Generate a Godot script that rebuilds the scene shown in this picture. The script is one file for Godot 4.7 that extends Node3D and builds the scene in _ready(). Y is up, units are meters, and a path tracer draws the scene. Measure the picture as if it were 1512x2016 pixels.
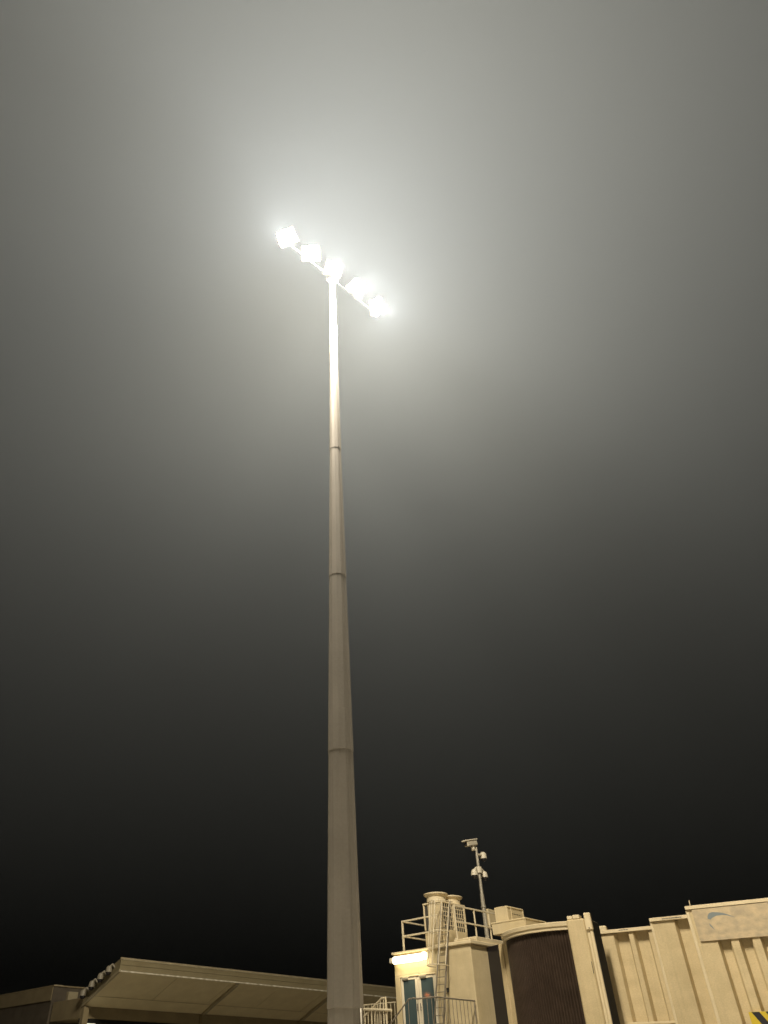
extends Node3D
# Night apron: a tall floodlight mast in low cloud, a boarding bridge with its
# service cabin on the right and the terminal canopy on the left.

var M := {}                      # materials
var used := {}                   # names taken at top level
var boxes := {}                  # shared box meshes
var rng := RandomNumberGenerator.new()

# ------------------------------------------------------------------ helpers
func lin(r: float, g: float, b: float) -> Color:
	return Color(r, g, b).linear_to_srgb()

func noise_image(size: int, freq: float, s: int, octaves := 4) -> Image:
	var n := FastNoiseLite.new()
	n.seed = s
	n.noise_type = FastNoiseLite.TYPE_SIMPLEX_SMOOTH
	n.frequency = freq
	n.fractal_octaves = octaves
	var im := n.get_seamless_image(size, size)
	im.convert(Image.FORMAT_L8)
	return im

func tone_texture(a: Color, b: Color, freq: float, s: int, grain: float, runs := 0.0, size := 256) -> ImageTexture:
	var coarse := noise_image(size, freq, s)
	var fine := noise_image(size, 0.22, s + 7, 2)
	var cd := coarse.get_data()
	var fd := fine.get_data()
	var rd := noise_image(size, 0.06, s + 13, 3).get_data()
	var out := PackedByteArray()
	out.resize(size * size * 3)
	for i in size * size:
		var t := clampf((cd[i] / 255.0 - 0.5) * 1.6 + 0.5, 0.0, 1.0)
		var c := a.lerp(b, t)
		var k := 1.0 + (fd[i] / 255.0 - 0.5) * grain
		if runs > 0.0:      # rain runs down the sheet
			var run := rd[(i / size / 16) * size + i % size] / 255.0
			k -= runs * maxf(0.0, run - 0.52)
		out[i * 3] = int(clampf(c.r * k, 0.0, 1.0) * 255.0)
		out[i * 3 + 1] = int(clampf(c.g * k, 0.0, 1.0) * 255.0)
		out[i * 3 + 2] = int(clampf(c.b * k, 0.0, 1.0) * 255.0)
	return ImageTexture.create_from_image(Image.create_from_data(size, size, false, Image.FORMAT_RGB8, out))

func paint(called: String, a: Color, b: Color, rough: float, tile: float, s: int, grain := 0.12, bump := 0.0, bump_freq := 0.02, runs := 0.0) -> StandardMaterial3D:
	var m := StandardMaterial3D.new()
	m.resource_name = called
	m.albedo_texture = tone_texture(a, b, 0.012, s, grain, runs)
	m.roughness = rough
	m.uv1_triplanar = true
	m.uv1_world_triplanar = true
	m.uv1_scale = Vector3.ONE / tile
	if bump > 0.0:
		m.heightmap_enabled = true
		m.heightmap_texture = ImageTexture.create_from_image(noise_image(256, bump_freq, s + 31, 3))
		m.heightmap_scale = bump
	M[called] = m
	return m

func plain(called: String, c: Color, rough := 0.6, metal := 0.0) -> StandardMaterial3D:
	var m := StandardMaterial3D.new()
	m.resource_name = called
	m.albedo_color = c
	m.roughness = rough
	m.metallic = metal
	M[called] = m
	return m

func glow(called: String, c: Color, energy: float) -> StandardMaterial3D:
	var m := plain(called, lin(0.8, 0.8, 0.8), 0.5)
	m.emission_enabled = true
	m.emission = c
	m.emission_energy_multiplier = energy
	return m

func tri_out(st: SurfaceTool, a: Vector3, b: Vector3, c: Vector3, o: Vector3) -> void:
	var n := (a - c).cross(a - b)
	if n.dot((a + b + c) / 3.0 - o) < 0.0:
		var t := b
		b = c
		c = t
	st.add_vertex(a)
	st.add_vertex(b)
	st.add_vertex(c)

func quad_out(st: SurfaceTool, a: Vector3, b: Vector3, c: Vector3, d: Vector3, o: Vector3) -> void:
	tri_out(st, a, b, c, o)
	tri_out(st, a, c, d, o)

func begin() -> SurfaceTool:
	var st := SurfaceTool.new()
	st.begin(Mesh.PRIMITIVE_TRIANGLES)
	st.set_smooth_group(-1)
	return st

func finish(st: SurfaceTool) -> ArrayMesh:
	st.generate_normals()
	return st.commit()

func box_mesh(size: Vector3, bevel := 0.012) -> ArrayMesh:
	var key := "%.4f %.4f %.4f %.4f" % [size.x, size.y, size.z, bevel]
	if boxes.has(key):
		return boxes[key]
	var st := begin()
	add_box(st, Vector3.ZERO, size, bevel)
	boxes[key] = finish(st)
	return boxes[key]

func add_box(st: SurfaceTool, at: Vector3, size: Vector3, bevel := 0.012, turn := Basis.IDENTITY) -> void:
	var h := size / 2.0
	var b := minf(bevel, minf(h.x, minf(h.y, h.z)) * 0.45)
	var p := func(s: Vector3, axis: int) -> Vector3:
		var v := Vector3(s.x * (h.x - b), s.y * (h.y - b), s.z * (h.z - b))
		v[axis] = s[axis] * h[axis]
		return at + turn * v
	for axis in 3:
		var u := (axis + 1) % 3
		var w := (axis + 2) % 3
		for sg in [-1.0, 1.0]:
			var q := []
			for k in [[-1, -1], [1, -1], [1, 1], [-1, 1]]:
				var s := Vector3.ZERO
				s[axis] = sg
				s[u] = k[0]
				s[w] = k[1]
				q.append(p.call(s, axis))
			quad_out(st, q[0], q[1], q[2], q[3], at)
	for axis in 3:                       # chamfers run along this axis
		var u := (axis + 1) % 3
		var w := (axis + 2) % 3
		for su in [-1.0, 1.0]:
			for sw in [-1.0, 1.0]:
				var s0 := Vector3.ZERO
				s0[u] = su
				s0[w] = sw
				s0[axis] = -1.0
				var s1 := s0
				s1[axis] = 1.0
				quad_out(st, p.call(s0, u), p.call(s1, u), p.call(s1, w), p.call(s0, w), at)
	for sx in [-1.0, 1.0]:
		for sy in [-1.0, 1.0]:
			for sz in [-1.0, 1.0]:
				var s := Vector3(sx, sy, sz)
				tri_out(st, p.call(s, 0), p.call(s, 1), p.call(s, 2), at)

# a straight bar or tube between two points
func add_bar(st: SurfaceTool, a: Vector3, b: Vector3, r0: float, r1: float, n := 10) -> void:
	var d := (b - a).normalized()
	var u := d.cross(Vector3.UP if absf(d.y) < 0.9 else Vector3.RIGHT).normalized()
	var w := d.cross(u)
	for i in n:
		var t0 := TAU * i / n
		var t1 := TAU * (i + 1) / n
		var e0 := u * cos(t0) + w * sin(t0)
		var e1 := u * cos(t1) + w * sin(t1)
		quad_out(st, a + e0 * r0, a + e1 * r0, b + e1 * r1, b + e0 * r1, (a + b) / 2.0)
		tri_out(st, a, a + e0 * r0, a + e1 * r0, (a + b) / 2.0)
		tri_out(st, b, b + e0 * r1, b + e1 * r1, (a + b) / 2.0)

func bar_mesh(a: Vector3, b: Vector3, r0: float, r1 := -1.0, n := 10) -> ArrayMesh:
	var st := begin()
	st.set_smooth_group(1 if n >= 8 else -1)
	add_bar(st, a, b, r0, r0 if r1 < 0.0 else r1, n)
	return finish(st)

func path_mesh(pts: Array, r: float, n := 8) -> ArrayMesh:
	var st := begin()
	for i in pts.size() - 1:
		var d: Vector3 = (pts[i + 1] - pts[i]).normalized() * r * 0.4
		add_bar(st, pts[i] - d, pts[i + 1] + d, r, r, n)
	return finish(st)

# profile: [radius, height] pairs turned round the y axis; flat facets when n is small
func lathe_mesh(profile: Array, n := 32, from := 0.0, to := TAU, smooth := true) -> ArrayMesh:
	var st := SurfaceTool.new()
	st.begin(Mesh.PRIMITIVE_TRIANGLES)
	st.set_smooth_group(-1)
	for k in profile.size() - 1:
		var r0: float = profile[k][0]
		var y0: float = profile[k][1]
		var r1: float = profile[k + 1][0]
		var y1: float = profile[k + 1][1]
		if smooth:
			st.set_smooth_group(k + 2)
		for i in n:
			var t0 := from + (to - from) * i / n
			var t1 := from + (to - from) * (i + 1) / n
			var a := Vector3(cos(t0) * r0, y0, sin(t0) * r0)
			var b := Vector3(cos(t1) * r0, y0, sin(t1) * r0)
			var c := Vector3(cos(t1) * r1, y1, sin(t1) * r1)
			var d := Vector3(cos(t0) * r1, y1, sin(t0) * r1)
			if r0 > 0.0:
				st.add_vertex(a)
				st.add_vertex(c)
				st.add_vertex(b)
			if r1 > 0.0:
				st.add_vertex(a)
				st.add_vertex(d)
				st.add_vertex(c)
	st.generate_normals()
	return st.commit()

# a polygon in (x, y) swept from z0 to z1; convex outlines only
func prism_mesh(poly: Array, z0: float, z1: float) -> ArrayMesh:
	var st := begin()
	var mid := Vector2.ZERO
	for p in poly:
		mid += p
	mid /= poly.size()
	var o := Vector3(mid.x, mid.y, (z0 + z1) / 2.0)
	for i in poly.size():
		var p: Vector2 = poly[i]
		var q: Vector2 = poly[(i + 1) % poly.size()]
		quad_out(st, Vector3(p.x, p.y, z0), Vector3(q.x, q.y, z0), Vector3(q.x, q.y, z1), Vector3(p.x, p.y, z1), o)
		if i > 0 and i < poly.size() - 1:
			var a: Vector2 = poly[0]
			for z in [z0, z1]:
				tri_out(st, Vector3(a.x, a.y, z), Vector3(p.x, p.y, z), Vector3(q.x, q.y, z), o)
	return finish(st)

func thing(called: String, label: String, category: String, at := Vector3.ZERO, turn := 0.0, group := "") -> Node3D:
	var o := Node3D.new()
	name_it(o, called)
	add_child(o)
	o.position = at
	o.rotation_degrees.y = turn
	mark(o, label, category, group)
	return o

func name_it(o: Node, called: String) -> void:
	var k: int = used.get(called, 0)
	used[called] = k + 1
	o.name = called if k == 0 else "%s_%03d" % [called, k]

func mark(o: Node, label: String, category: String, group := "") -> void:
	o.set_meta("label", label)
	o.set_meta("category", category)
	if group != "":
		o.set_meta("group", group)

func put(parent: Node, called: String, mesh: Mesh, m: Material, at := Vector3.ZERO, turn := Vector3.ZERO) -> MeshInstance3D:
	var o := MeshInstance3D.new()
	o.name = called
	o.mesh = mesh
	o.material_override = m
	parent.add_child(o, true)
	o.position = at
	o.rotation_degrees = turn
	return o

func box(parent: Node, called: String, lo: Vector3, hi: Vector3, m: Material, bevel := 0.012) -> MeshInstance3D:
	return put(parent, called, box_mesh(hi - lo, bevel), m, (lo + hi) / 2.0)

func bar(parent: Node, called: String, a: Vector3, b: Vector3, r: float, m: Material, n := 10) -> MeshInstance3D:
	return put(parent, called, bar_mesh(a, b, r, -1.0, n), m)

# a part that only holds sub-parts
func holder(parent: Node, called: String, at := Vector3.ZERO, turn := 0.0) -> Node3D:
	var o := Node3D.new()
	o.name = called
	parent.add_child(o, true)
	o.position = at
	o.rotation_degrees.y = turn
	return o

# ------------------------------------------------------------------ the scene
const MAST := Vector3(0.503, 0.0, -17.993)
const BRIDGE := Vector3(19.0624, 0.0, -29.3535)     # foot of the tunnel wall, x along it
const BRIDGE_TURN := -33.0
const CABIN := Vector3(6.9398, 0.0, -38.3776)       # outer corner of the service cabin
const CABIN_TURN := -48.0
const TERMINAL := Vector3(-13.1882, 0.0, -55.1449)  # canopy corner
const TERMINAL_TURN := 42.0

func _ready() -> void:
	rng.seed = 11
	make_view()
	make_materials()
	make_ground_and_mist()
	make_terminal()
	make_bridge()
	make_cabin()
	make_mast()
	make_roof_things()
	make_access()
	make_cameras()
	make_street_lamp()

func make_view() -> void:
	var cam := Camera3D.new()
	cam.name = "camera"
	cam.projection = Camera3D.PROJECTION_FRUSTUM
	cam.near = 0.1
	cam.far = 2000.0
	cam.size = 2.0 * 0.1 * 1008.0 / 1400.0
	cam.frustum_offset = Vector2(0.1 * 124.0 / 1400.0, 0.0)
	cam.position = Vector3(0.0, 1.6, 0.0)
	cam.rotation_degrees.x = 39.1114
	add_child(cam)
	cam.current = true
	var e := Environment.new()
	e.tonemap_mode = Environment.TONE_MAPPER_LINEAR
	e.tonemap_exposure = 1.0
	e.background_mode = Environment.BG_SKY
	var sm := ProceduralSkyMaterial.new()
	sm.sky_top_color = lin(0.0075, 0.0066, 0.0050)
	sm.sky_horizon_color = lin(0.0050, 0.0050, 0.0040)
	sm.sky_curve = 0.5
	sm.ground_bottom_color = lin(0.002, 0.002, 0.0015)
	sm.ground_horizon_color = lin(0.0060, 0.0056, 0.0044)
	sm.sun_angle_max = 0.0
	e.sky = Sky.new()
	e.sky.sky_material = sm
	e.volumetric_fog_enabled = true
	e.volumetric_fog_density = 0.0
	e.sdfgi_enabled = true
	e.ssao_enabled = true
	e.ssil_enabled = true
	var we := WorldEnvironment.new()
	we.name = "environment"
	we.environment = e
	add_child(we)

func make_materials() -> void:
	paint("cream_steel", lin(0.54, 0.43, 0.235), lin(0.63, 0.505, 0.285), 0.55, 3.1, 3, 0.12, 1.2, 0.016, 0.14)
	paint("cream_trim", lin(0.65, 0.54, 0.33), lin(0.73, 0.61, 0.385), 0.5, 2.3, 5, 0.10)
	paint("cabin_wall", lin(0.55, 0.45, 0.26), lin(0.63, 0.52, 0.31), 0.6, 2.7, 9, 0.12, 0.5, 0.02, 0.14)
	paint("rail_paint", lin(0.62, 0.53, 0.35), lin(0.72, 0.62, 0.42), 0.45, 1.1, 12, 0.14)
	paint("mast_paint", lin(0.385, 0.35, 0.295), lin(0.43, 0.39, 0.33), 0.40, 4.7, 15, 0.05, 0.0, 0.02, 0.16)
	paint("galvanised", lin(0.32, 0.29, 0.22), lin(0.44, 0.40, 0.31), 0.42, 0.8, 17, 0.2)
	M.galvanised.metallic = 0.3
	paint("apron", lin(0.38, 0.35, 0.29), lin(0.48, 0.445, 0.37), 0.85, 5.0, 21, 0.2)
	paint("terminal_panel", lin(0.24, 0.195, 0.10), lin(0.29, 0.24, 0.13), 0.6, 4.1, 25, 0.1, 0.6, 0.015)
	paint("soffit_panel", lin(0.72, 0.61, 0.37), lin(0.80, 0.69, 0.43), 0.6, 4.1, 26, 0.1)  # paler than the fascia: light from below is put into this colour
	paint("access_steel", lin(0.17, 0.145, 0.105), lin(0.27, 0.235, 0.175), 0.45, 0.7, 18, 0.2)
	paint("terminal_trim", lin(0.34, 0.285, 0.17), lin(0.42, 0.355, 0.22), 0.5, 2.1, 27, 0.12)
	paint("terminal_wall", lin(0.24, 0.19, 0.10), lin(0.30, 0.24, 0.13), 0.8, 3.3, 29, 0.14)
	paint("shaded_wall_tone", lin(0.085, 0.068, 0.045), lin(0.13, 0.105, 0.07), 0.8, 3.3, 30, 0.14)  # dimness of the wall away from the lamps, put into a dark colour
	paint("flaking_strip", lin(0.42, 0.36, 0.22), lin(0.95, 0.88, 0.72), 0.7, 0.9, 33, 0.5)
	paint("curtain_brown", lin(0.036, 0.024, 0.016), lin(0.053, 0.036, 0.025), 0.30, 1.6, 37, 0.15)
	paint("sign_face", lin(0.41, 0.335, 0.215), lin(0.60, 0.47, 0.275), 0.6, 1.15, 41, 0.2, 0.6, 0.016)
	plain("scuffed_blue", lin(0.20, 0.23, 0.22), 0.6)
	plain("scuffed_grey", lin(0.42, 0.36, 0.27), 0.65)
	plain("near_black", lin(0.005, 0.005, 0.005), 0.9)
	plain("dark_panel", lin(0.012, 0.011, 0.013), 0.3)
	plain("hazard_yellow", lin(0.62, 0.46, 0.03), 0.5)
	plain("hazard_black", lin(0.02, 0.018, 0.022), 0.5)
	plain("white_metal", lin(0.74, 0.665, 0.50), 0.4)
	plain("dark_metal", lin(0.06, 0.06, 0.06), 0.45, 0.4)
	plain("camera_white", lin(0.56, 0.50, 0.37), 0.45)
	plain("camera_grey", lin(0.30, 0.265, 0.19), 0.5)
	plain("smoked_dome", lin(0.015, 0.012, 0.012), 0.08)
	plain("grille_dark", lin(0.05, 0.045, 0.035), 0.8)
	var g := plain("door_glass", lin(0.07, 0.10, 0.10), 0.03)
	g.metallic_specular = 0.6
	plain("interior_dark", lin(0.02, 0.02, 0.02), 0.9)
	glow("flood_lens", Color(1.0, 0.97, 0.86), 9.0)
	glow("sodium_lens", Color(1.0, 0.42, 0.10), 3.5)
	glow("tube_light", Color(1.0, 0.95, 0.78), 6.0)
	glow("lit_window", Color(1.0, 0.95, 0.80), 0.9)

func make_ground_and_mist() -> void:
	var g := MeshInstance3D.new()
	g.name = "ground"
	var pm := BoxMesh.new()
	pm.size = Vector3(900.0, 0.5, 900.0)
	g.mesh = pm
	g.material_override = M.apron
	g.position = Vector3(0.0, -0.25, -60.0)
	g.set_meta("kind", "structure")
	add_child(g)
	# drifting mist round the pole below the lamps, thin haze over the apron, and a low cloud base above the lamps
	var grey := Color(0.845, 0.91, 1.0)
	var pale := Color(0.93, 0.965, 0.975)
	var layers := [["haze_layer", "thin haze lying over the apron", 8.0, 19.97, 0.0007, pale], ["mist_bank", "pale mist drifting round the mast below its floodlights", 20.0, 26.97, 0.0064, Color(0.905, 0.945, 0.965)], ["lamp_mist", "faint mist hanging round the floodlight arm", 27.0, 31.97, 0.0012, grey], ["rising_mist", "pale mist rising from the floodlights to the cloud", 32.0, 45.97, 0.0042, grey], ["low_cloud", "low cloud glowing above the floodlights", 46.0, 95.0, 0.040, pale]]
	for l in layers:
		mist(l[0], l[1], Vector3(0.0, (l[2] + l[3]) / 2.0, -60.0), Vector3(890.0, l[3] - l[2], 890.0), l[4], l[5], false)

func mist(called: String, label: String, at: Vector3, size: Vector3, density: float, tint: Color, round := true) -> void:
	var f := FogVolume.new()
	name_it(f, called)
	f.shape = RenderingServer.FOG_VOLUME_SHAPE_ELLIPSOID if round else RenderingServer.FOG_VOLUME_SHAPE_BOX
	f.size = size
	f.position = at
	var fm := FogMaterial.new()
	fm.resource_name = "mist"
	fm.albedo = tint
	fm.density = density
	f.material = fm
	f.set_meta("kind", "stuff")
	mark(f, label, "mist")
	add_child(f)

# ---------------------------------------------------------------- terminal
func make_terminal() -> void:
	var t := thing("terminal_building", "dim olive terminal with an upswept canopy above dark glazing", "building", TERMINAL, TERMINAL_TURN)
	var length := 46.0
	# canopy: rising outwards, profile in (z, y) swept along x
	var swept := func(called: String, poly: Array, x0: float, x1: float, m: Material) -> MeshInstance3D:
		var flipped := []
		for p in poly:
			flipped.append(Vector2(-p[0], p[1]))
		return put(t, called, prism_mesh(flipped, x0, x1), m, Vector3.ZERO, Vector3(0.0, 90.0, 0.0))
	swept.call("canopy_roof", [[-0.06, 8.40], [-0.06, 7.72], [-3.30, 6.52], [-4.60, 6.52], [-4.60, 6.90]], 0.0, length, M.terminal_panel)
	for k in 10:
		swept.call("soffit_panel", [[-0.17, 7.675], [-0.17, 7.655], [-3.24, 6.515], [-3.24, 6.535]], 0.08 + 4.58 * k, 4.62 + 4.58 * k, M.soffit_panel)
	swept.call("fascia_trim", [[0.03, 8.43], [0.03, 8.30], [-0.10, 8.30], [-0.10, 8.43]], -0.05, length, M.terminal_trim)
	swept.call("fascia_panel", [[0.0, 8.30], [0.0, 8.02], [-0.06, 8.02], [-0.06, 8.30]], -0.03, length, M.terminal_panel)
	swept.call("fascia_panel", [[-0.02, 8.005], [-0.02, 7.72], [-0.07, 7.72], [-0.07, 8.005]], -0.03, length, M.terminal_panel)
	swept.call("drip_edge", [[-0.03, 7.715], [-0.03, 7.635], [-0.16, 7.635], [-0.16, 7.715]], 0.0, length, M.flaking_strip)
	swept.call("edge_beam", [[-3.20, 6.50], [-4.32, 6.02], [-4.5, 6.02], [-4.5, 6.50]], 0.0, length, M.soffit_panel)  # shares the soffit colour, brightened in place of light from below
	swept.call("gable_trim", [[0.02, 7.78], [0.02, 7.62], [-3.28, 6.40], [-4.4, 5.96], [-4.4, 6.12], [-3.28, 6.56]], -0.08, 0.06, M.terminal_trim)
	for k in 4:
		var x := 9.75 + 9.6 * k
		swept.call("canopy_rib", [[-0.18, 7.66], [-3.22, 6.53], [-4.36, 6.01], [-4.36, 5.86], [-3.22, 6.36], [-0.22, 7.50]], x - 0.13, x + 0.13, M.terminal_trim)
	for k in 5:
		var x := 0.2 + 9.6 * k
		box(t, "column", Vector3(x - 0.2, 0.0, -4.5), Vector3(x + 0.2, 5.98, -4.1), M.terminal_wall, 0.02)
	# body of the building
	box(t, "wall", Vector3(0.0, 5.35, -9.0), Vector3(length, 6.50, -4.52), M.terminal_wall)
	box(t, "wall", Vector3(-0.05, 0.0, -34.0), Vector3(length, 7.46, -9.30), M.shaded_wall_tone)
	box(t, "wall", Vector3(0.0, 0.0, -9.0), Vector3(length, 3.2, -4.55), M.terminal_wall)
	box(t, "lintel", Vector3(0.0, 5.14, -4.66), Vector3(length, 5.34, -4.50), M.near_black)
	box(t, "roof_edge", Vector3(-0.12, 7.46, -34.0), Vector3(length, 7.56, -9.22), M.terminal_wall)
	box(t, "roof_edge", Vector3(-0.14, 7.48, -9.218), Vector3(0.62, 7.57, -9.18), M.terminal_trim)
	box(t, "wall_band", Vector3(-0.12, 6.62, -34.0), Vector3(-0.052, 7.457, -9.32), M.terminal_wall)
	box(t, "wall_panel", Vector3(1.0, 5.6, -9.298), Vector3(1.75, 7.2, -8.9), M.terminal_trim, 0.03)
	for k in 12:
		var x := 0.06 + 1.24 * k
		var p := box(t, "window", Vector3(x, 3.2, -4.62), Vector3(x + 1.2, 5.10, -4.56), M.lit_window if k == 0 else M.door_glass)
		box(p, "window_bar", Vector3(0.601, -0.95, -0.04), Vector3(0.639, 0.95, 0.05), M.dark_metal)
	# cameras along the gable edge
	var spots := [[7.90, -0.95], [7.58, -1.95], [7.22, -3.02], [6.80, -4.05]]
	var rows := ["pale domed camera highest up the canopy's sloping end", "pale domed camera second from the top of the canopy's sloping end", "pale domed camera second from the foot of the canopy's sloping end", "pale domed camera lowest on the canopy's sloping end"]
	for k in 4:
		var c := thing("gable_camera", rows[k], "camera", Vector3.ZERO, 0.0, "cameras along the canopy end")
		c.transform = t.transform * Transform3D(Basis(Vector3.UP, deg_to_rad(-30.0)), Vector3(-0.30, spots[k][0] - 0.25, spots[k][1]))
		dome_camera(c, 1.9, M.camera_grey)

# a dome camera under a hood, its mount reaching back along +x
func dome_camera(c: Node3D, s: float, m: Material) -> void:
	put(c, "hood", lathe_mesh([[0.0, 0.19 * s], [0.05 * s, 0.188 * s], [0.085 * s, 0.16 * s], [0.105 * s, 0.09 * s], [0.115 * s, 0.0], [0.0, 0.0]], 20), m)
	put(c, "dome", lathe_mesh([[0.0, -0.105 * s], [0.05 * s, -0.095 * s], [0.085 * s, -0.06 * s], [0.10 * s, -0.004], [0.0, -0.004]], 20), M.smoked_dome)
	put(c, "mount", path_mesh([Vector3(0.0, 0.16 * s, 0.0), Vector3(0.10 * s, 0.24 * s, 0.0), Vector3(0.21 * s, 0.12 * s, 0.0)], 0.03 * s, 8), m)

# ---------------------------------------------------------------- boarding bridge
func tunnel(root: Node3D, x0: float, x1: float, front: float, back: float, low: float, top: float, ribs: Array) -> Node3D:
	var s := holder(root, "tunnel_section")
	var deep := 0.23
	box(s, "wall", Vector3(x0 + 0.05, low, front - deep - 0.06), Vector3(x1, top - 0.1, front - deep), M.cream_steel)
	box(s, "rear_wall", Vector3(x0 + 0.05, low, back), Vector3(x1, top - 0.1, back + 0.08), M.cream_steel)
	box(s, "floor", Vector3(x0 + 0.05, low - 0.2, back), Vector3(x1, low - 0.002, front - 0.01), M.cream_steel, 0.03)
	box(s, "roof", Vector3(x0 + 0.02, top - 0.1, back), Vector3(x1, top - 0.02, front - 0.03), M.cream_steel)
	box(s, "roof_trim", Vector3(x0, top - 0.13, front - 0.03), Vector3(x1, top, front + 0.085), M.cream_trim)
	for r in ribs:
		var st := begin()
		var a: float = r[0]
		var b: float = r[1]
		var sl: float = 0.085
		var o := Vector3((a + b) / 2.0, (low + top) / 2.0, front - deep / 2.0)
		var y0 := low + 0.003
		var y1 := top - 0.14
		var zs := [front - deep + 0.002, front]
		var q := []
		for y in [y0, y1]:
			q.append([Vector3(a - sl, y, zs[0]), Vector3(a, y, zs[1]), Vector3(b, y, zs[1]), Vector3(b + sl, y, zs[0])])
		for i in 3:
			quad_out(st, q[0][i], q[0][i + 1], q[1][i + 1], q[1][i], o)
		for k in 2:
			quad_out(st, q[k][0], q[k][1], q[k][2], q[k][3], o)
		put(s, "wall_rib", finish(st), M.cream_steel)
	return s

func make_bridge() -> void:
	var t := thing("boarding_bridge", "cream ribbed passenger boarding bridge with brown slat rotunda", "boarding bridge", BRIDGE, BRIDGE_TURN)
	# three telescoping tunnels, the widest at the right
	var ribs1 := [[-5.17, -4.46]]
	for k in 9:
		ribs1.append([-3.99 + 0.745 * k, -3.72 + 0.745 * k])
	var t1 := tunnel(t, -5.28, 3.0, 0.0, -3.4, 3.1, 7.33, ribs1)
	box(t1, "end_frame", Vector3(-5.30, 3.1, -0.25), Vector3(-5.16, 7.19, 0.012), M.cream_trim, 0.03)
	bar(t1, "marker_post", Vector3(-5.06, 7.2, 0.075), Vector3(-5.04, 7.52, 0.075), 0.018, M.cream_trim, 6)
	var t2 := tunnel(t, -6.78, -4.9, -0.2, -3.2, 3.3, 7.07, [[-6.71, -5.86], [-5.25, -5.0]])
	box(t2, "end_frame", Vector3(-6.80, 3.3, -0.40), Vector3(-6.70, 6.93, -0.185), M.cream_trim, 0.02)
	var t3 := tunnel(t, -9.0, -6.4, -0.4, -3.0, 3.55, 6.83, [[-8.95, -8.40], [-7.78, -7.60], [-6.99, -6.5]])
	box(t3, "corner_block", Vector3(-8.99, 6.70, -0.6), Vector3(-8.62, 7.0, -0.33), M.cream_trim, 0.04)
	box(t3, "sill_ledge", Vector3(-8.6, 3.58, -0.42), Vector3(-6.81, 3.66, -0.33), M.cream_trim, 0.01)
	for k in 9:
		box(t2, "trim_slot", Vector3(-6.28 + 0.085 * k, 6.985, -0.15), Vector3(-6.22 + 0.085 * k + rng.randf() * 0.02, 7.012 + rng.randf() * 0.012, -0.1115), M.dark_metal, 0.001)
	for k in 4:
		box(t3, "trim_slot", Vector3(-8.12 + 0.1 * k, 6.76, -0.35), Vector3(-8.05 + 0.1 * k, 6.785 + rng.randf() * 0.01, -0.3115), M.dark_metal, 0.001)
	make_sign(t)
	# hazard plate
	var hz := box(t, "hazard_plate", Vector3(-4.14, 2.6, 0.02), Vector3(-0.4, 3.80, 0.14), M.hazard_yellow)
	for k in 8:
		var x := -1.87 + 0.10 + 0.46 * k
		var run := 1.19
		var x_end := minf(x + run * 0.62, 1.86)
		var poly := [Vector2(x, 0.595), Vector2(minf(x + 0.26, 1.86), 0.595), Vector2(minf(x + 0.26 + run * 0.62, 1.86), -0.595), Vector2(x_end, -0.595)]
		put(hz, "stripe", prism_mesh(poly, 0.058, 0.064), M.hazard_black)
	# portal between the tunnel and the rotunda
	var p := holder(t, "portal")
	box(p, "front_panel", Vector3(-9.73, 3.3, 0.35), Vector3(-8.98, 7.06, 1.45), M.cream_steel, 0.05)
	box(p, "edge_strip", Vector3(-8.975, 3.3, 0.4), Vector3(-8.86, 7.06, 1.40), M.cream_trim, 0.02)
	box(p, "edge_strip", Vector3(-8.85, 3.3, 0.4), Vector3(-8.73, 7.0, 1.43), M.cream_trim, 0.02)
	box(p, "side_plate", Vector3(-8.728, 3.3, 0.4), Vector3(-8.70, 6.97, 1.36), M.near_black, 0.01)  # near-black plate over the portal side that faces the tunnel
	box(p, "top_block", Vector3(-9.68, 7.06, 1.05), Vector3(-9.46, 7.19, 1.42), M.cream_trim, 0.02)
	box(p, "top_block", Vector3(-9.44, 7.06, 1.05), Vector3(-9.16, 7.21, 1.44), M.cream_trim, 0.02)
	box(p, "hinge_block", Vector3(-8.97, 6.62, 1.33), Vector3(-8.70, 7.24, 1.49), M.cream_trim, 0.03)
	bar(p, "bolt", Vector3(-8.83, 6.70, 1.485), Vector3(-8.83, 6.70, 1.51), 0.02, M.dark_metal, 8)
	bar(p, "slot", Vector3(-9.03, 5.15, 1.448), Vector3(-9.03, 5.55, 1.448), 0.012, M.dark_metal, 6)
	box(t, "dark_gap_box", Vector3(-9.72, 3.3, -4.3), Vector3(-9.01, 7.02, 0.34), M.near_black, 0.05)  # black box standing in for the dark gap behind the portal
	# rotunda
	var r := holder(t, "rotunda", Vector3(-10.538, 0.0, -1.51))
	put(r, "slat_curtain", slat_curtain(2.76, 3.3, 6.90), M.curtain_brown)
	put(r, "ring_beam", lathe_mesh([[2.70, 6.74], [2.93, 6.74], [2.93, 6.86], [2.98, 6.87], [3.0, 7.0], [2.96, 7.03], [0.0, 7.03]], 72, deg_to_rad(73.5), deg_to_rad(286.5)), M.cream_trim)
	put(r, "floor_disc", lathe_mesh([[0.0, 2.95], [2.95, 2.95], [2.95, 3.28], [0.0, 3.28]], 48, deg_to_rad(73.0), deg_to_rad(287.0)), M.cream_steel)
	put(r, "column", lathe_mesh([[0.0, 2.96], [0.75, 2.96], [0.55, 0.0], [0.0, 0.0]], 24), M.cream_steel)
	for x in [-1.0, 1.6]:
		box(t, "support_leg", Vector3(x - 0.2, 0.0, -1.9), Vector3(x + 0.2, 2.95, -1.5), M.galvanised, 0.03)

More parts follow.
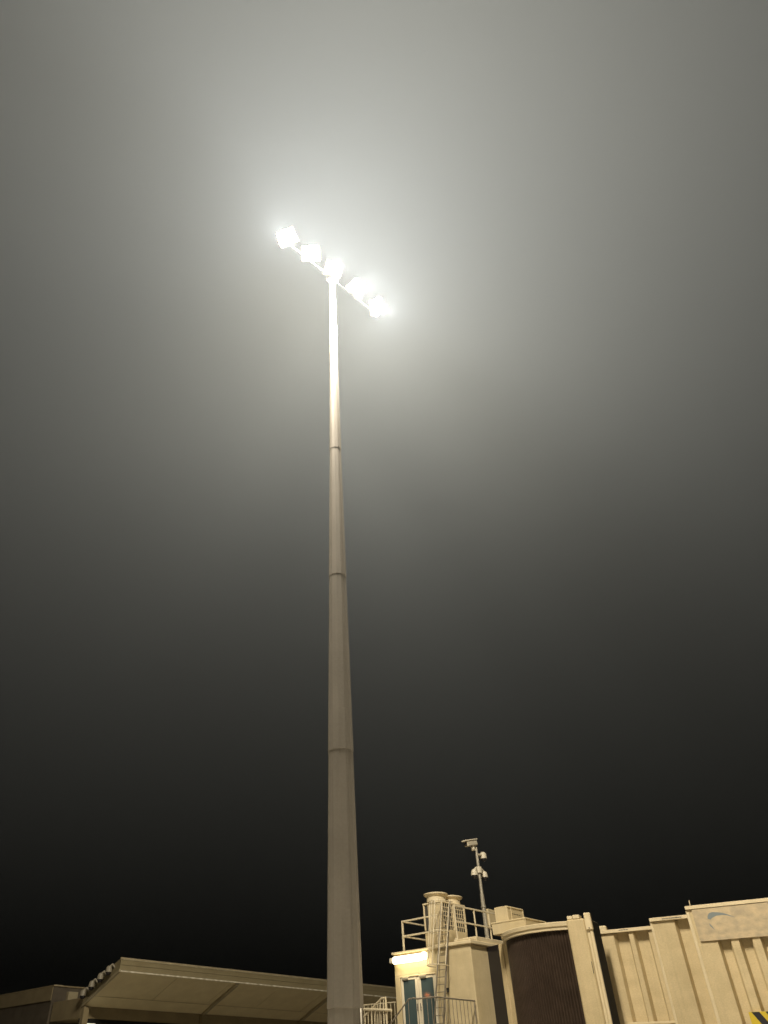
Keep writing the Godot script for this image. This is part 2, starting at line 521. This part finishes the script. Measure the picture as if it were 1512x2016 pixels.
func slat_curtain(radius: float, y0: float, y1: float) -> ArrayMesh:
	# rounded vertical slats side by side, interlocking; each stands proud of its joint
	var st := SurfaceTool.new()
	st.begin(Mesh.PRIMITIVE_TRIANGLES)
	var slats := 150
	var prof := [[0.0, 0.0], [0.10, 0.026], [0.30, 0.042], [0.5, 0.046], [0.70, 0.042], [0.90, 0.026], [1.0, 0.0]]
	for k in range(30, 121):
		st.set_smooth_group(2 + k % 28)
		for i in prof.size() - 1:
			var t0: float = TAU * (k + prof[i][0]) / slats
			var t1: float = TAU * (k + prof[i + 1][0]) / slats
			var r0: float = radius + prof[i][1]
			var r1: float = radius + prof[i + 1][1]
			quad_out(st, Vector3(cos(t0) * r0, y0, sin(t0) * r0), Vector3(cos(t1) * r1, y0, sin(t1) * r1), Vector3(cos(t1) * r1, y1, sin(t1) * r1), Vector3(cos(t0) * r0, y1, sin(t0) * r0), Vector3(0.0, (y0 + y1) / 2.0, 0.0))
	st.generate_normals()
	return st.commit()

func make_sign(t: Node3D) -> void:
	var s := box(t, "sign_panel", Vector3(-5.06, 6.09, 0.002), Vector3(2.0, 7.19, 0.06), M.sign_face, 0.008)
	s.set_meta("label", "scuffed cream sign panel with a worn blue-grey swoosh")
	# worn swoosh: a blunt head that thins out to the right, and a short stroke below it
	var off := Vector2(1.53, -6.64)      # panel centre to origin
	var top := [Vector2(-4.54, 6.92), Vector2(-4.46, 7.01), Vector2(-4.33, 7.04), Vector2(-4.15, 7.02), Vector2(-3.98, 6.985), Vector2(-3.82, 6.92), Vector2(-3.60, 6.81)]
	var low := [Vector2(-4.56, 6.83), Vector2(-4.47, 6.79), Vector2(-4.38, 6.85), Vector2(-4.22, 6.905), Vector2(-4.00, 6.91), Vector2(-3.83, 6.88), Vector2(-3.60, 6.80)]
	var st := begin()
	for i in top.size() - 1:
		var q := []
		for v in [top[i], top[i + 1], low[i + 1], low[i]]:
			q.append(v + off)
		for z in [0.0295, 0.031]:
			quad_out(st, Vector3(q[0].x, q[0].y, z), Vector3(q[1].x, q[1].y, z), Vector3(q[2].x, q[2].y, z), Vector3(q[3].x, q[3].y, z), Vector3(q[0].x, q[0].y, -1.0))
	put(s, "swoosh", finish(st), M.scuffed_blue)
	var stroke := [Vector2(-4.55, 6.68), Vector2(-4.47, 6.55), Vector2(-4.42, 6.42), Vector2(-4.51, 6.53), Vector2(-4.56, 6.61)]
	for i in stroke.size():
		stroke[i] += off
	put(s, "swoosh_stroke", prism_mesh(stroke, 0.0295, 0.031), M.scuffed_blue)

# ---------------------------------------------------------------- service cabin
func make_cabin() -> void:
	var t := thing("service_cabin", "cream service cabin with glazed double doors beside the slat rotunda", "cabin", CABIN, CABIN_TURN)
	box(t, "wall", Vector3(-2.06, 3.2, -6.0), Vector3(0.0, 6.88, 0.0), M.cabin_wall, 0.02)
	box(t, "wall", Vector3(-4.93, 5.98, -0.25), Vector3(-2.062, 6.90, -0.06), M.cabin_wall, 0.01)
	box(t, "wall", Vector3(-4.93, 3.2, -6.0), Vector3(-4.62, 5.978, -0.06), M.cabin_wall, 0.01)
	box(t, "wall", Vector3(-2.29, 3.2, -0.3), Vector3(-2.062, 5.978, -0.06), M.cabin_wall, 0.01)
	box(t, "rear_wall", Vector3(-4.6, 3.2, -6.0), Vector3(-2.1, 6.9, -5.8), M.cabin_wall)
	box(t, "floor", Vector3(-4.93, 2.95, -6.0), Vector3(0.0, 3.19, 0.0), M.cabin_wall)
	box(t, "roof", Vector3(-5.02, 6.90, -6.1), Vector3(-2.0, 7.0, 0.04), M.cream_trim, 0.02)
	box(t, "cornice", Vector3(-2.16, 6.885, -6.05), Vector3(0.12, 7.05, 0.12), M.cream_trim, 0.03)
	box(t, "roof_curb", Vector3(-0.75, 7.052, -5.8), Vector3(0.05, 7.24, -0.45), M.cream_trim, 0.02)
	box(t, "toe_board", Vector3(-0.9, 7.052, -0.42), Vector3(0.05, 7.13, 0.06), M.cream_trim, 0.02)
	# doors
	box(t, "door_frame", Vector3(-4.618, 5.90, -0.14), Vector3(-2.292, 5.978, -0.05), M.cream_trim)
	for k in 2:
		var d := holder(t, "door", Vector3(-4.58 + 1.15 * k, 0.0, -0.11))
		var w := 1.12
		box(d, "stile", Vector3(0.0, 3.6, -0.03), Vector3(0.15, 5.89, 0.03), M.white_metal)
		box(d, "stile", Vector3(w - 0.2, 3.6, -0.03), Vector3(w, 5.89, 0.03), M.white_metal)
		box(d, "rail", Vector3(0.152, 5.78, -0.03), Vector3(w - 0.202, 5.89, 0.03), M.white_metal)
		box(d, "rail", Vector3(0.152, 3.6, -0.03), Vector3(w - 0.202, 3.9, 0.03), M.white_metal)
		box(d, "pane", Vector3(0.152, 3.902, -0.012), Vector3(w - 0.202, 5.778, 0.012), M.door_glass, 0.002)
		box(d, "closer", Vector3(0.12, 5.80, 0.032), Vector3(0.52, 5.90, 0.09), M.galvanised, 0.01)
		bar(d, "handle", Vector3(w - 0.1 if k == 0 else 0.08, 4.5, 0.075), Vector3(w - 0.1 if k == 0 else 0.08, 4.8, 0.075), 0.016, M.dark_metal, 8)
		bar(d, "handle_stub", Vector3(w - 0.1 if k == 0 else 0.08, 4.65, 0.02), Vector3(w - 0.1 if k == 0 else 0.08, 4.65, 0.08), 0.014, M.dark_metal, 8)
	box(t, "call_box", Vector3(-1.62, 5.1, 0.002), Vector3(-1.50, 5.28, 0.07), M.dark_metal)
	# dark closure and jamb between the cabin and the rotunda
	var between := func(called: String, a: Vector2, b: Vector2, y0: float, y1: float, thick: float, m: Material) -> void:
		var d := b - a
		put(t, called, box_mesh(Vector3(d.length(), y1 - y0, thick), 0.015), m, Vector3((a.x + b.x) / 2.0, (y0 + y1) / 2.0, (a.y + b.y) / 2.0), Vector3(0.0, -rad_to_deg(d.angle()), 0.0))
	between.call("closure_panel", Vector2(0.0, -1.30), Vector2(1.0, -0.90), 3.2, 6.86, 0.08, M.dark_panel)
	between.call("jamb", Vector2(1.0, -0.86), Vector2(1.28, -0.78), 3.2, 6.84, 0.12, M.cream_steel)
	between.call("jamb", Vector2(1.30, -0.78), Vector2(1.36, -0.76), 3.2, 6.84, 0.07, M.cream_steel)
	between.call("jamb", Vector2(1.38, -0.75), Vector2(1.66, -0.64), 3.2, 6.84, 0.12, M.cream_steel)
	for x in [-4.4, -0.4]:
		for z in [-5.4, -0.6]:
			box(t, "leg", Vector3(x - 0.15, 0.0, z - 0.15), Vector3(x + 0.15, 2.95, z + 0.15), M.galvanised)
	# tube light over the doors
	var l := thing("wall_light", "glaring white tube light mounted above the cabin's glazed doors", "light", Vector3.ZERO)
	l.transform = t.transform * Transform3D(Basis.IDENTITY, Vector3(-3.70, 6.64, 0.0))
	box(l, "housing", Vector3(-1.10, -0.05, -0.058), Vector3(1.10, 0.17, 0.06), M.white_metal, 0.02)
	box(l, "end_cap", Vector3(-1.36, -0.11, -0.02), Vector3(-1.12, 0.11, 0.18), M.white_metal, 0.03)
	box(l, "tube", Vector3(-1.08, -0.16, 0.062), Vector3(0.78, 0.14, 0.22), M.tube_light, 0.06)
	box(l, "tube", Vector3(0.84, -0.14, 0.062), Vector3(1.08, 0.17, 0.24), M.tube_light, 0.08)
	var a := AreaLight3D.new()
	a.name = "tube_glow"
	a.area_size = Vector2(2.0, 0.2)
	a.light_color = Color(1.0, 0.93, 0.76)
	a.light_energy = 2.6
	a.shadow_enabled = true
	a.position = Vector3(0.0, -0.1, 0.24)
	a.rotation_degrees.x = -50.0
	l.add_child(a)

# ---------------------------------------------------------------- mast
func make_mast() -> void:
	var t := thing("light_mast", "tall tapering grey mast of slip-jointed sections carrying five floodlights", "light mast", MAST)
	var joints := [0.0, 2.91, 8.30, 13.66, 19.0, 24.24, 29.75]
	var dia := [0.80, 0.745, 0.635, 0.52, 0.395, 0.305, 0.22]
	for k in 6:
		var r0: float = dia[k] / 2.0 + (0.0 if k == 0 else 0.012)
		var r1: float = dia[k + 1] / 2.0 - 0.002
		var y0: float = joints[k]
		var y1: float = joints[k + 1] + (0.25 if k < 5 else 0.0)
		put(t, "pole_section", lathe_mesh([[r0 - 0.012, y0], [r0, y0 + 0.006], [r1, y1], [0.0, y1]], 12, 0.0, TAU, false), M.mast_paint, Vector3.ZERO, Vector3(0.0, 22.0, 0.0))
	for k in 6:
		var r0: float = dia[k] / 2.0 + 0.01
		var r1: float = dia[k + 1] / 2.0
		var d := Vector3(sin(0.55), 0.0, cos(0.55))
		put(t, "weld_seam", bar_mesh(d * r0 * 0.985 + Vector3.UP * (joints[k] + 0.05), d * r1 * 0.985 + Vector3.UP * joints[k + 1], 0.011, 0.008, 6), M.mast_paint)
	put(t, "base_flange", lathe_mesh([[0.0, 0.0], [0.62, 0.0], [0.62, 0.06], [0.40, 0.06]], 24), M.galvanised)
	bar(t, "cable_conduit", Vector3(0.34, 0.0, 0.26), Vector3(0.31, 2.9, 0.25), 0.02, M.galvanised, 8)
	var cross := holder(t, "cross_arm", Vector3.ZERO, 42.0)
	box(cross, "arm_beam", Vector3(-2.62, 29.575, -0.03), Vector3(2.5, 29.625, 0.03), M.dark_metal, 0.01)
	box(cross, "arm_clamp", Vector3(-0.2, 29.40, -0.17), Vector3(0.2, 29.80, 0.17), M.mast_paint, 0.03)
	var proto: Node3D = null
	var spots := [-2.42, -1.26, -0.12, 1.10, 2.30]
	var aims := [205.0, 182.0, 162.0, 125.0, 97.0]
	var words := ["white floodlight on the free arm end, turned furthest from the cabin", "white floodlight next to the arm end turned from the cabin", "white floodlight mounted in the middle of the arm over the pole", "white floodlight next to the arm end nearer the cabin", "white floodlight on the free arm end nearer the cabin, turned sideways"]
	for k in 5:
		var f: Node3D
		if proto == null:
			f = floodlight(words[k])
			proto = f
		else:
			f = proto.duplicate()
			name_it(f, "floodlight")
			add_child(f)
			f.set_meta("label", words[k])
		var base: Transform3D = t.transform * Transform3D(Basis(Vector3.UP, deg_to_rad(42.0)), Vector3(cos(deg_to_rad(42.0)) * spots[k], 29.60, -sin(deg_to_rad(42.0)) * spots[k]))
		f.position = base.origin
		f.rotation_degrees.y = 180.0 - aims[k]
		f.rotation_degrees.x = 0.0

func floodlight(label: String) -> Node3D:
	var f := thing("floodlight", label, "floodlight", Vector3.ZERO, 0.0, "floodlights on the mast arm")
	# local: aims along +z and down
	var h := holder(f, "head", Vector3(0.0, 0.02, 0.40))
	h.rotation_degrees.x = 38.0
	box(h, "housing", Vector3(-0.37, -0.28, -0.16), Vector3(0.37, 0.28, 0.05), M.white_metal, 0.05)
	box(h, "rim", Vector3(-0.36, -0.27, 0.052), Vector3(0.36, 0.27, 0.07), M.white_metal, 0.005)
	put(h, "lens", lathe_mesh([[0.235, 0.0], [0.235, 0.12], [0.22, 0.22], [0.17, 0.31], [0.09, 0.36], [0.0, 0.375]], 24), M.flood_lens, Vector3(0.0, 0.0, 0.052), Vector3(90.0, 0.0, 0.0))
	for s in [-1.0, 1.0]:
		box(f, "yoke_arm", Vector3(s * 0.39 - 0.012, -0.04, 0.04), Vector3(s * 0.39 + 0.012, 0.05, 0.44), M.galvanised, 0.004)
	box(f, "yoke_bar", Vector3(-0.402, -0.05, 0.042), Vector3(0.402, 0.06, 0.08), M.galvanised, 0.004)
	bar(f, "bolt", Vector3(0.0, 0.0, 0.0), Vector3(0.0, 0.0, 0.10), 0.05, M.galvanised, 8)
	var o := OmniLight3D.new()
	o.name = "flood_glow"
	o.light_color = Color(1.0, 0.952, 0.872)
	o.light_energy = 480.0
	o.light_size = 0.2
	o.omni_range = 400.0
	o.omni_attenuation = 2.0
	o.shadow_enabled = true
	o.position = Vector3(0.0, -0.215, 0.74)
	f.add_child(o)
	return f

# ---------------------------------------------------------------- things on the roofs
func in_cabin(o: Node3D, at: Vector3, turn := 0.0) -> void:
	o.position = CABIN + Basis(Vector3.UP, deg_to_rad(CABIN_TURN)) * at
	o.rotation_degrees.y = CABIN_TURN + turn

func make_roof_things() -> void:
	# ventilation unit with two round cowls
	var v := thing("ventilation_unit", "cream ventilation unit with barred sides and two round flared cowls on the cabin roof", "ventilator")
	in_cabin(v, Vector3(-2.6, 7.0, -1.53))
	box(v, "body", Vector3(-0.60, 0.0, -0.95), Vector3(0.60, 0.80, 0.95), M.cabin_wall, 0.02)
	box(v, "body", Vector3(-0.54, 0.80, -0.90), Vector3(0.54, 1.96, 0.90), M.grille_dark, 0.02)
	box(v, "top_plate", Vector3(-0.62, 1.96, -0.97), Vector3(0.62, 2.04, 0.97), M.cream_trim, 0.02)
	for x in [-1.0, 1.0]:
		for z in [-1.0, 0.0, 1.0]:
			box(v, "corner_post", Vector3(x * 0.565 - 0.04, 0.8, z * 0.90 - 0.045), Vector3(x * 0.565 + 0.04, 1.96, z * 0.90 + 0.045), M.cream_trim, 0.01)
	box(v, "front_plate", Vector3(-0.30, 0.8, 0.905), Vector3(0.52, 1.96, 0.935), M.cabin_wall, 0.01)
	for k in 5:
		box(v, "grille_bar", Vector3(0.575, 0.98 + 0.195 * k, -0.86), Vector3(0.595, 1.01 + 0.195 * k, 0.86), M.cream_trim, 0.004)
	for k in 11:
		box(v, "grille_bar", Vector3(0.576, 0.8, -0.80 + 0.16 * k - 0.012), Vector3(0.600, 1.96, -0.80 + 0.16 * k + 0.012), M.cream_trim, 0.004)
	for z in [0.55, -0.60]:
		put(v, "cowl", lathe_mesh([[0.0, 2.04], [0.49, 2.04], [0.49, 2.27], [0.52, 2.31], [0.60, 2.37], [0.625, 2.40], [0.625, 2.44], [0.58, 2.46], [0.50, 2.40], [0.0, 2.36]], 40), M.cream_trim, Vector3(0.0, 0.0, z))
	# curb and cooling unit on the rotunda roof
	var c := thing("roof_hatch", "plain cream raised hatch on the rotunda roof behind its rim", "hatch")
	in_cabin(c, Vector3(2.55, 7.03, -0.45))
	box(c, "curb", Vector3(-0.95, 0.0, -0.80), Vector3(0.88, 0.42, 0.78), M.cabin_wall, 0.015)
	box(c, "lid", Vector3(-0.97, 0.42, -0.82), Vector3(0.90, 0.49, 0.80), M.cabin_wall, 0.015)
	var a := thing("cooling_unit", "boxy cream cooling unit with a framed side panel standing on the roof hatch", "cooling unit")
	in_cabin(a, Vector3(1.98, 7.52, -0.60))
	box(a, "casing", Vector3(-0.36, 0.0, -0.62), Vector3(0.36, 0.64, 0.62), M.cabin_wall, 0.02)
	for q in [[-0.60, 0.60, 0.58, 0.62], [-0.60, 0.60, 0.03, 0.06]]:
		box(a, "panel_frame", Vector3(0.362, q[2], q[0]), Vector3(0.385, q[3], q[1]), M.cream_trim, 0.004)
	for z in [-0.59, 0.33]:
		box(a, "panel_frame", Vector3(0.362, 0.062, z - 0.015), Vector3(0.385, 0.578, z + 0.015), M.cream_trim, 0.004)
	for k in 5:
		box(a, "label_mark", Vector3(0.362, 0.33, 0.20 - 0.13 * k), Vector3(0.366, 0.36, 0.29 - 0.13 * k), M.dark_metal, 0.001)
	# guard rail round the cabin roof
	var g := thing("roof_railing", "cream two-rail guard railing along the cabin roof edge", "railing")
	in_cabin(g, Vector3.ZERO)
	var x := -0.70
	for z in [0.0, -1.5, -2.68, -3.9, -5.2]:
		box(g, "post", Vector3(x - 0.03, 7.055 if z > -0.42 else 7.24, z - 0.03), Vector3(x + 0.03, 8.53, z + 0.03), M.rail_paint, 0.006)
	box(g, "top_rail", Vector3(x - 0.032, 8.53, -5.3), Vector3(x + 0.032, 8.60, 0.04), M.rail_paint, 0.008)
	box(g, "mid_rail", Vector3(x + 0.03, 7.86, -5.3), Vector3(x + 0.06, 7.93, 0.03), M.rail_paint, 0.006)
	box(g, "foot_bracket", Vector3(x - 0.11, 7.052, -0.10), Vector3(x - 0.032, 7.20, 0.08), M.rail_paint, 0.006)
	for q in [[-4.25, -0.10], [-4.25, -2.4]]:
		box(g, "post", Vector3(q[0] - 0.04, 7.0, q[1] - 0.04), Vector3(q[0] + 0.04, 8.28, q[1] + 0.04), M.rail_paint, 0.006)
	for y in [8.28, 7.62]:
		box(g, "top_rail" if y > 8.0 else "mid_rail", Vector3(-4.29, y, -0.135), Vector3(-1.9, y + 0.07, -0.065), M.rail_paint, 0.008)
		box(g, "top_rail" if y > 8.0 else "mid_rail", Vector3(-4.285, y - 0.002, -2.45), Vector3(-4.215, y + 0.066, -0.137), M.rail_paint, 0.008)
	box(g, "post", Vector3(-2.0, 7.0, -0.14), Vector3(-1.92, 8.28, -0.06), M.rail_paint, 0.006)

# ---------------------------------------------------------------- ladder, landing, stairs
func make_access() -> void:
	var l := thing("caged_ladder", "steep cream ladder with a flared safety cage rising from the landing to the cabin roof", "ladder")
	in_cabin(l, Vector3.ZERO)
	var at := func(x: float, h: float) -> Vector3:
		return Vector3(x, h, 0.93 - 0.259 * (h - 3.87))
	for x in [-1.78, -1.24]:
		bar(l, "stringer", at.call(x, 3.6), at.call(x, 8.85), 0.034 if x < -1.5 else 0.045, M.access_steel, 8)
	for k in 16:
		bar(l, "rung", at.call(-1.78, 3.9 + 0.295 * k), at.call(-1.24, 3.9 + 0.295 * k), 0.016, M.access_steel, 6)
	var hoops := [[6.10, 0.62], [7.5, 0.66], [8.82, 0.70]]
	var ring := []
	for q in hoops:
		var mid: Vector3 = at.call(-1.51, q[0])
		var pts := []
		for i in 13:
			var a := PI * i / 12.0
			pts.append(mid + Vector3(cos(a) * q[1] * 0.62 * (1.0 + 0.35 * sin(a)) - 0.0, 0.0, sin(a) * q[1] * 1.45))
		ring.append(pts)
		put(l, "hoop", path_mesh(pts, 0.022, 6), M.rail_paint)
	for i in [1, 3, 5, 6, 7, 9, 11]:
		put(l, "cage_bar", path_mesh([ring[0][i], ring[1][i], ring[2][i]], 0.018, 6), M.rail_paint)
	# landing with its guard
	var d := thing("landing", "galvanised landing with a barred guard rail outside the cabin doors", "landing")
	in_cabin(d, Vector3.ZERO)
	box(d, "deck", Vector3(-4.9, 3.5, 0.13), Vector3(0.05, 3.6, 2.8), M.access_steel)
	for q in [Vector2(-4.7, 2.6), Vector2(-0.15, 2.6), Vector2(-0.15, 0.4), Vector2(-4.7, 0.4)]:
		box(d, "leg", Vector3(q.x - 0.08, 0.0, q.y - 0.08), Vector3(q.x + 0.08, 3.5, q.y + 0.08), M.access_steel)
	put(d, "top_rail", path_mesh([Vector3(0.0, 4.68, 0.14), Vector3(0.0, 4.68, 2.76), Vector3(-1.04, 4.68, 2.76), Vector3(-1.30, 4.72, 2.76)], 0.032, 8), M.access_steel)
	for k in 11:
		var z := 0.18 + 0.25 * k
		bar(d, "baluster", Vector3(0.0, 3.6, z), Vector3(0.0, 4.66, z), 0.028 if k == 0 else 0.014, M.access_steel, 6)
	for k in 4:
		bar(d, "baluster", Vector3(-0.25 - 0.26 * k, 3.6, 2.76), Vector3(-0.25 - 0.26 * k, 4.66, 2.76), 0.014, M.access_steel, 6)
	# stairs down from the landing, along its outer edge
	var s := thing("service_stairs", "galvanised stairs with sloping handrail descending from the landing", "stairs")
	in_cabin(s, Vector3.ZERO)
	var run := 4.6
	put(s, "handrail", path_mesh([Vector3(-1.32, 4.70, 2.84), Vector3(-1.5, 4.68, 2.84), Vector3(-1.5 - run, 4.68 - run * 0.72, 2.84)], 0.03, 8), M.access_steel)
	for z in [2.86, 3.86]:
		put(s, "stringer", path_mesh([Vector3(-1.4, 3.5, z), Vector3(-1.4 - run, 3.5 - run * 0.72, z)], 0.06, 6), M.access_steel)
	for k in 18:
		box(s, "tread", Vector3(-1.62 - 0.25 * k, 3.40 - 0.18 * k, 2.9), Vector3(-1.36 - 0.25 * k, 3.44 - 0.18 * k, 3.82), M.access_steel, 0.004)
	for k in 13:
		var x := -1.52 - 0.36 * k
		bar(s, "baluster", Vector3(x, 3.50 + (x + 1.5) * 0.72, 2.84), Vector3(x, 4.66 + (x + 1.5) * 0.72, 2.84), 0.014, M.access_steel, 6)
	bar(s, "foot_post", Vector3(-5.9, 0.0, 2.86), Vector3(-5.9, 0.4, 2.86), 0.05, M.access_steel, 8)
	# walkway behind, seen between the mast and the cabin
	var w := thing("walkway", "narrow walkway with pale pipe rails passing behind the mast", "walkway")
	in_cabin(w, Vector3.ZERO)
	box(w, "deck", Vector3(-9.5, 3.95, -0.9), Vector3(-4.98, 4.03, 0.3), M.galvanised)
	for x in [-9.2, -5.4]:
		box(w, "leg", Vector3(x - 0.08, 0.0, -0.38), Vector3(x + 0.08, 3.95, -0.22), M.galvanised)
	put(w, "handrail", path_mesh([Vector3(-5.40, 4.1, 0.2), Vector3(-5.40, 5.12, 0.2), Vector3(-5.68, 5.12, 0.2), Vector3(-7.2, 4.3, 0.2)], 0.045, 8), M.rail_paint)
	put(w, "handrail", path_mesh([Vector3(-5.7, 5.02, -0.8), Vector3(-9.4, 5.02, -0.8)], 0.03, 8), M.rail_paint)
	put(w, "pipe_rail", path_mesh([Vector3(-5.02, 4.60, 0.26), Vector3(-6.9, 4.74, 0.26), Vector3(-9.4, 4.8, 0.26)], 0.06, 8), M.rail_paint)
	for k in 8:
		var x := -5.55 - 0.22 * k
		bar(w, "baluster", Vector3(x, 4.03, 0.2), Vector3(x, 5.1 - maxf(0.0, (-5.68 - x) * 0.54), 0.2), 0.022, M.rail_paint, 6)
	for k in 14:
		var x := -5.75 - 0.27 * k
		bar(w, "baluster", Vector3(x, 4.03, -0.8), Vector3(x, 5.02, -0.8), 0.016, M.rail_paint, 6)

# ---------------------------------------------------------------- camera pole
func make_cameras() -> void:
	var p := thing("camera_pole", "slim grey pole with a junction box standing behind the roof railing", "pole")
	in_cabin(p, Vector3(-1.5, 0.0, -3.42))
	put(p, "pole", lathe_mesh([[0.0, 6.95], [0.115, 6.95], [0.105, 9.55], [0.105, 9.6], [0.085, 9.62], [0.075, 11.75], [0.0, 11.75]], 14), M.galvanised)
	put(p, "joint_collar", lathe_mesh([[0.10, 8.98], [0.135, 8.98], [0.135, 9.06], [0.10, 9.06]], 14), M.galvanised)
	box(p, "junction_box", Vector3(-0.17, 8.15, -0.78), Vector3(0.17, 8.93, -0.10), M.cabin_wall, 0.03)
	box(p, "foot", Vector3(-0.25, 7.0, -0.25), Vector3(0.25, 7.25, 0.25), M.dark_metal, 0.02)
	put(p, "camera_bracket", lathe_mesh([[0.08, 10.62], [0.17, 10.62], [0.17, 10.92], [0.08, 10.92]], 14), M.camera_white)
	var spots := [[Vector3(0.0, 10.45, 0.42), 90.0, "small domed camera on the pole bracket, on the mast's side"], [Vector3(0.0, 10.47, -0.44), -90.0, "small domed camera on the pole bracket, on the rotunda's side"]]
	for q in spots:
		var c := thing("dome_camera", q[2], "camera", Vector3.ZERO, 0.0, "cameras on the roof pole")
		in_cabin(c, Vector3(-1.5, 0.0, -3.42) + q[0], q[1])
		dome_camera(c, 1.6, M.camera_white)
	var h := thing("domed_camera_housing", "large hooded dome camera hanging from an arm at the pole top", "camera", Vector3.ZERO, 0.0, "cameras on the roof pole")
	in_cabin(h, Vector3(-1.5, 11.42, -3.42 - 0.56), -90.0)
	put(h, "hood", lathe_mesh([[0.0, 0.34], [0.10, 0.33], [0.17, 0.26], [0.19, 0.0], [0.0, 0.0]], 20), M.camera_white)
	put(h, "dome", lathe_mesh([[0.0, -0.16], [0.08, -0.14], [0.14, -0.08], [0.16, -0.004], [0.0, -0.004]], 20), M.smoked_dome)
	put(h, "mount", path_mesh([Vector3(0.1, 0.18, 0.0), Vector3(0.5, 0.12, 0.0)], 0.06, 8), M.camera_white)
	var b := thing("bullet_camera", "long box camera under a sunshield at the pole top", "camera", Vector3.ZERO, 0.0, "cameras on the roof pole")
	in_cabin(b, Vector3(-1.5, 12.0, -3.42))
	var body := holder(b, "body", Vector3(0.0, 0.05, 0.42))
	body.rotation_degrees.x = 14.0
	box(body, "sunshield", Vector3(-0.16, 0.12, -0.50), Vector3(0.16, 0.19, 0.58), M.camera_white, 0.03)
	box(body, "case", Vector3(-0.14, -0.15, -0.46), Vector3(0.14, 0.118, 0.46), M.camera_white, 0.05)
	bar(body, "lens", Vector3(0.0, -0.01, 0.44), Vector3(0.0, -0.01, 0.48), 0.10, M.smoked_dome, 12)
	put(b, "mount", path_mesh([Vector3(0.0, -0.27, 0.0), Vector3(0.0, -0.10, 0.02), Vector3(0.0, -0.06, 0.3)], 0.07, 8), M.camera_white)
	put(b, "wiper_unit", lathe_mesh([[0.0, -0.32], [0.08, -0.30], [0.12, -0.22], [0.10, -0.12], [0.0, -0.10]], 14), M.camera_white, Vector3(0.0, 0.0, 0.28))

# ---------------------------------------------------------------- sodium lamp beyond the left edge, mirrored in the door glass
func make_street_lamp() -> void:
	var t := thing("street_lamp", "sodium street lamp on a bent steel pole beside the apron road", "street lamp", Vector3(-36.0, 0.0, -39.9))
	put(t, "pole", lathe_mesh([[0.0, 0.0], [0.12, 0.0], [0.06, 8.0], [0.0, 8.0]], 12), M.galvanised)
	put(t, "arm", path_mesh([Vector3(0.0, 7.95, 0.0), Vector3(0.5, 8.4, 0.0), Vector3(1.6, 8.55, 0.0)], 0.045, 8), M.galvanised)
	box(t, "lamp_head", Vector3(1.4, 8.52, -0.16), Vector3(2.2, 8.72, 0.16), M.galvanised, 0.05)
	put(t, "lens", lathe_mesh([[0.0, -0.2], [0.10, -0.17], [0.19, -0.07], [0.2, 0.0], [0.0, 0.0]], 20), M.sodium_lens, Vector3(1.85, 8.51, 0.0))
	var o := OmniLight3D.new()
	o.name = "sodium_glow"
	o.light_color = Color(1.0, 0.55, 0.18)
	o.light_energy = 1.2
	o.light_size = 0.1
	o.omni_range = 200.0
	o.omni_attenuation = 2.0
	o.shadow_enabled = true
	o.position = Vector3(1.85, 8.42, 0.0)
	t.add_child(o)
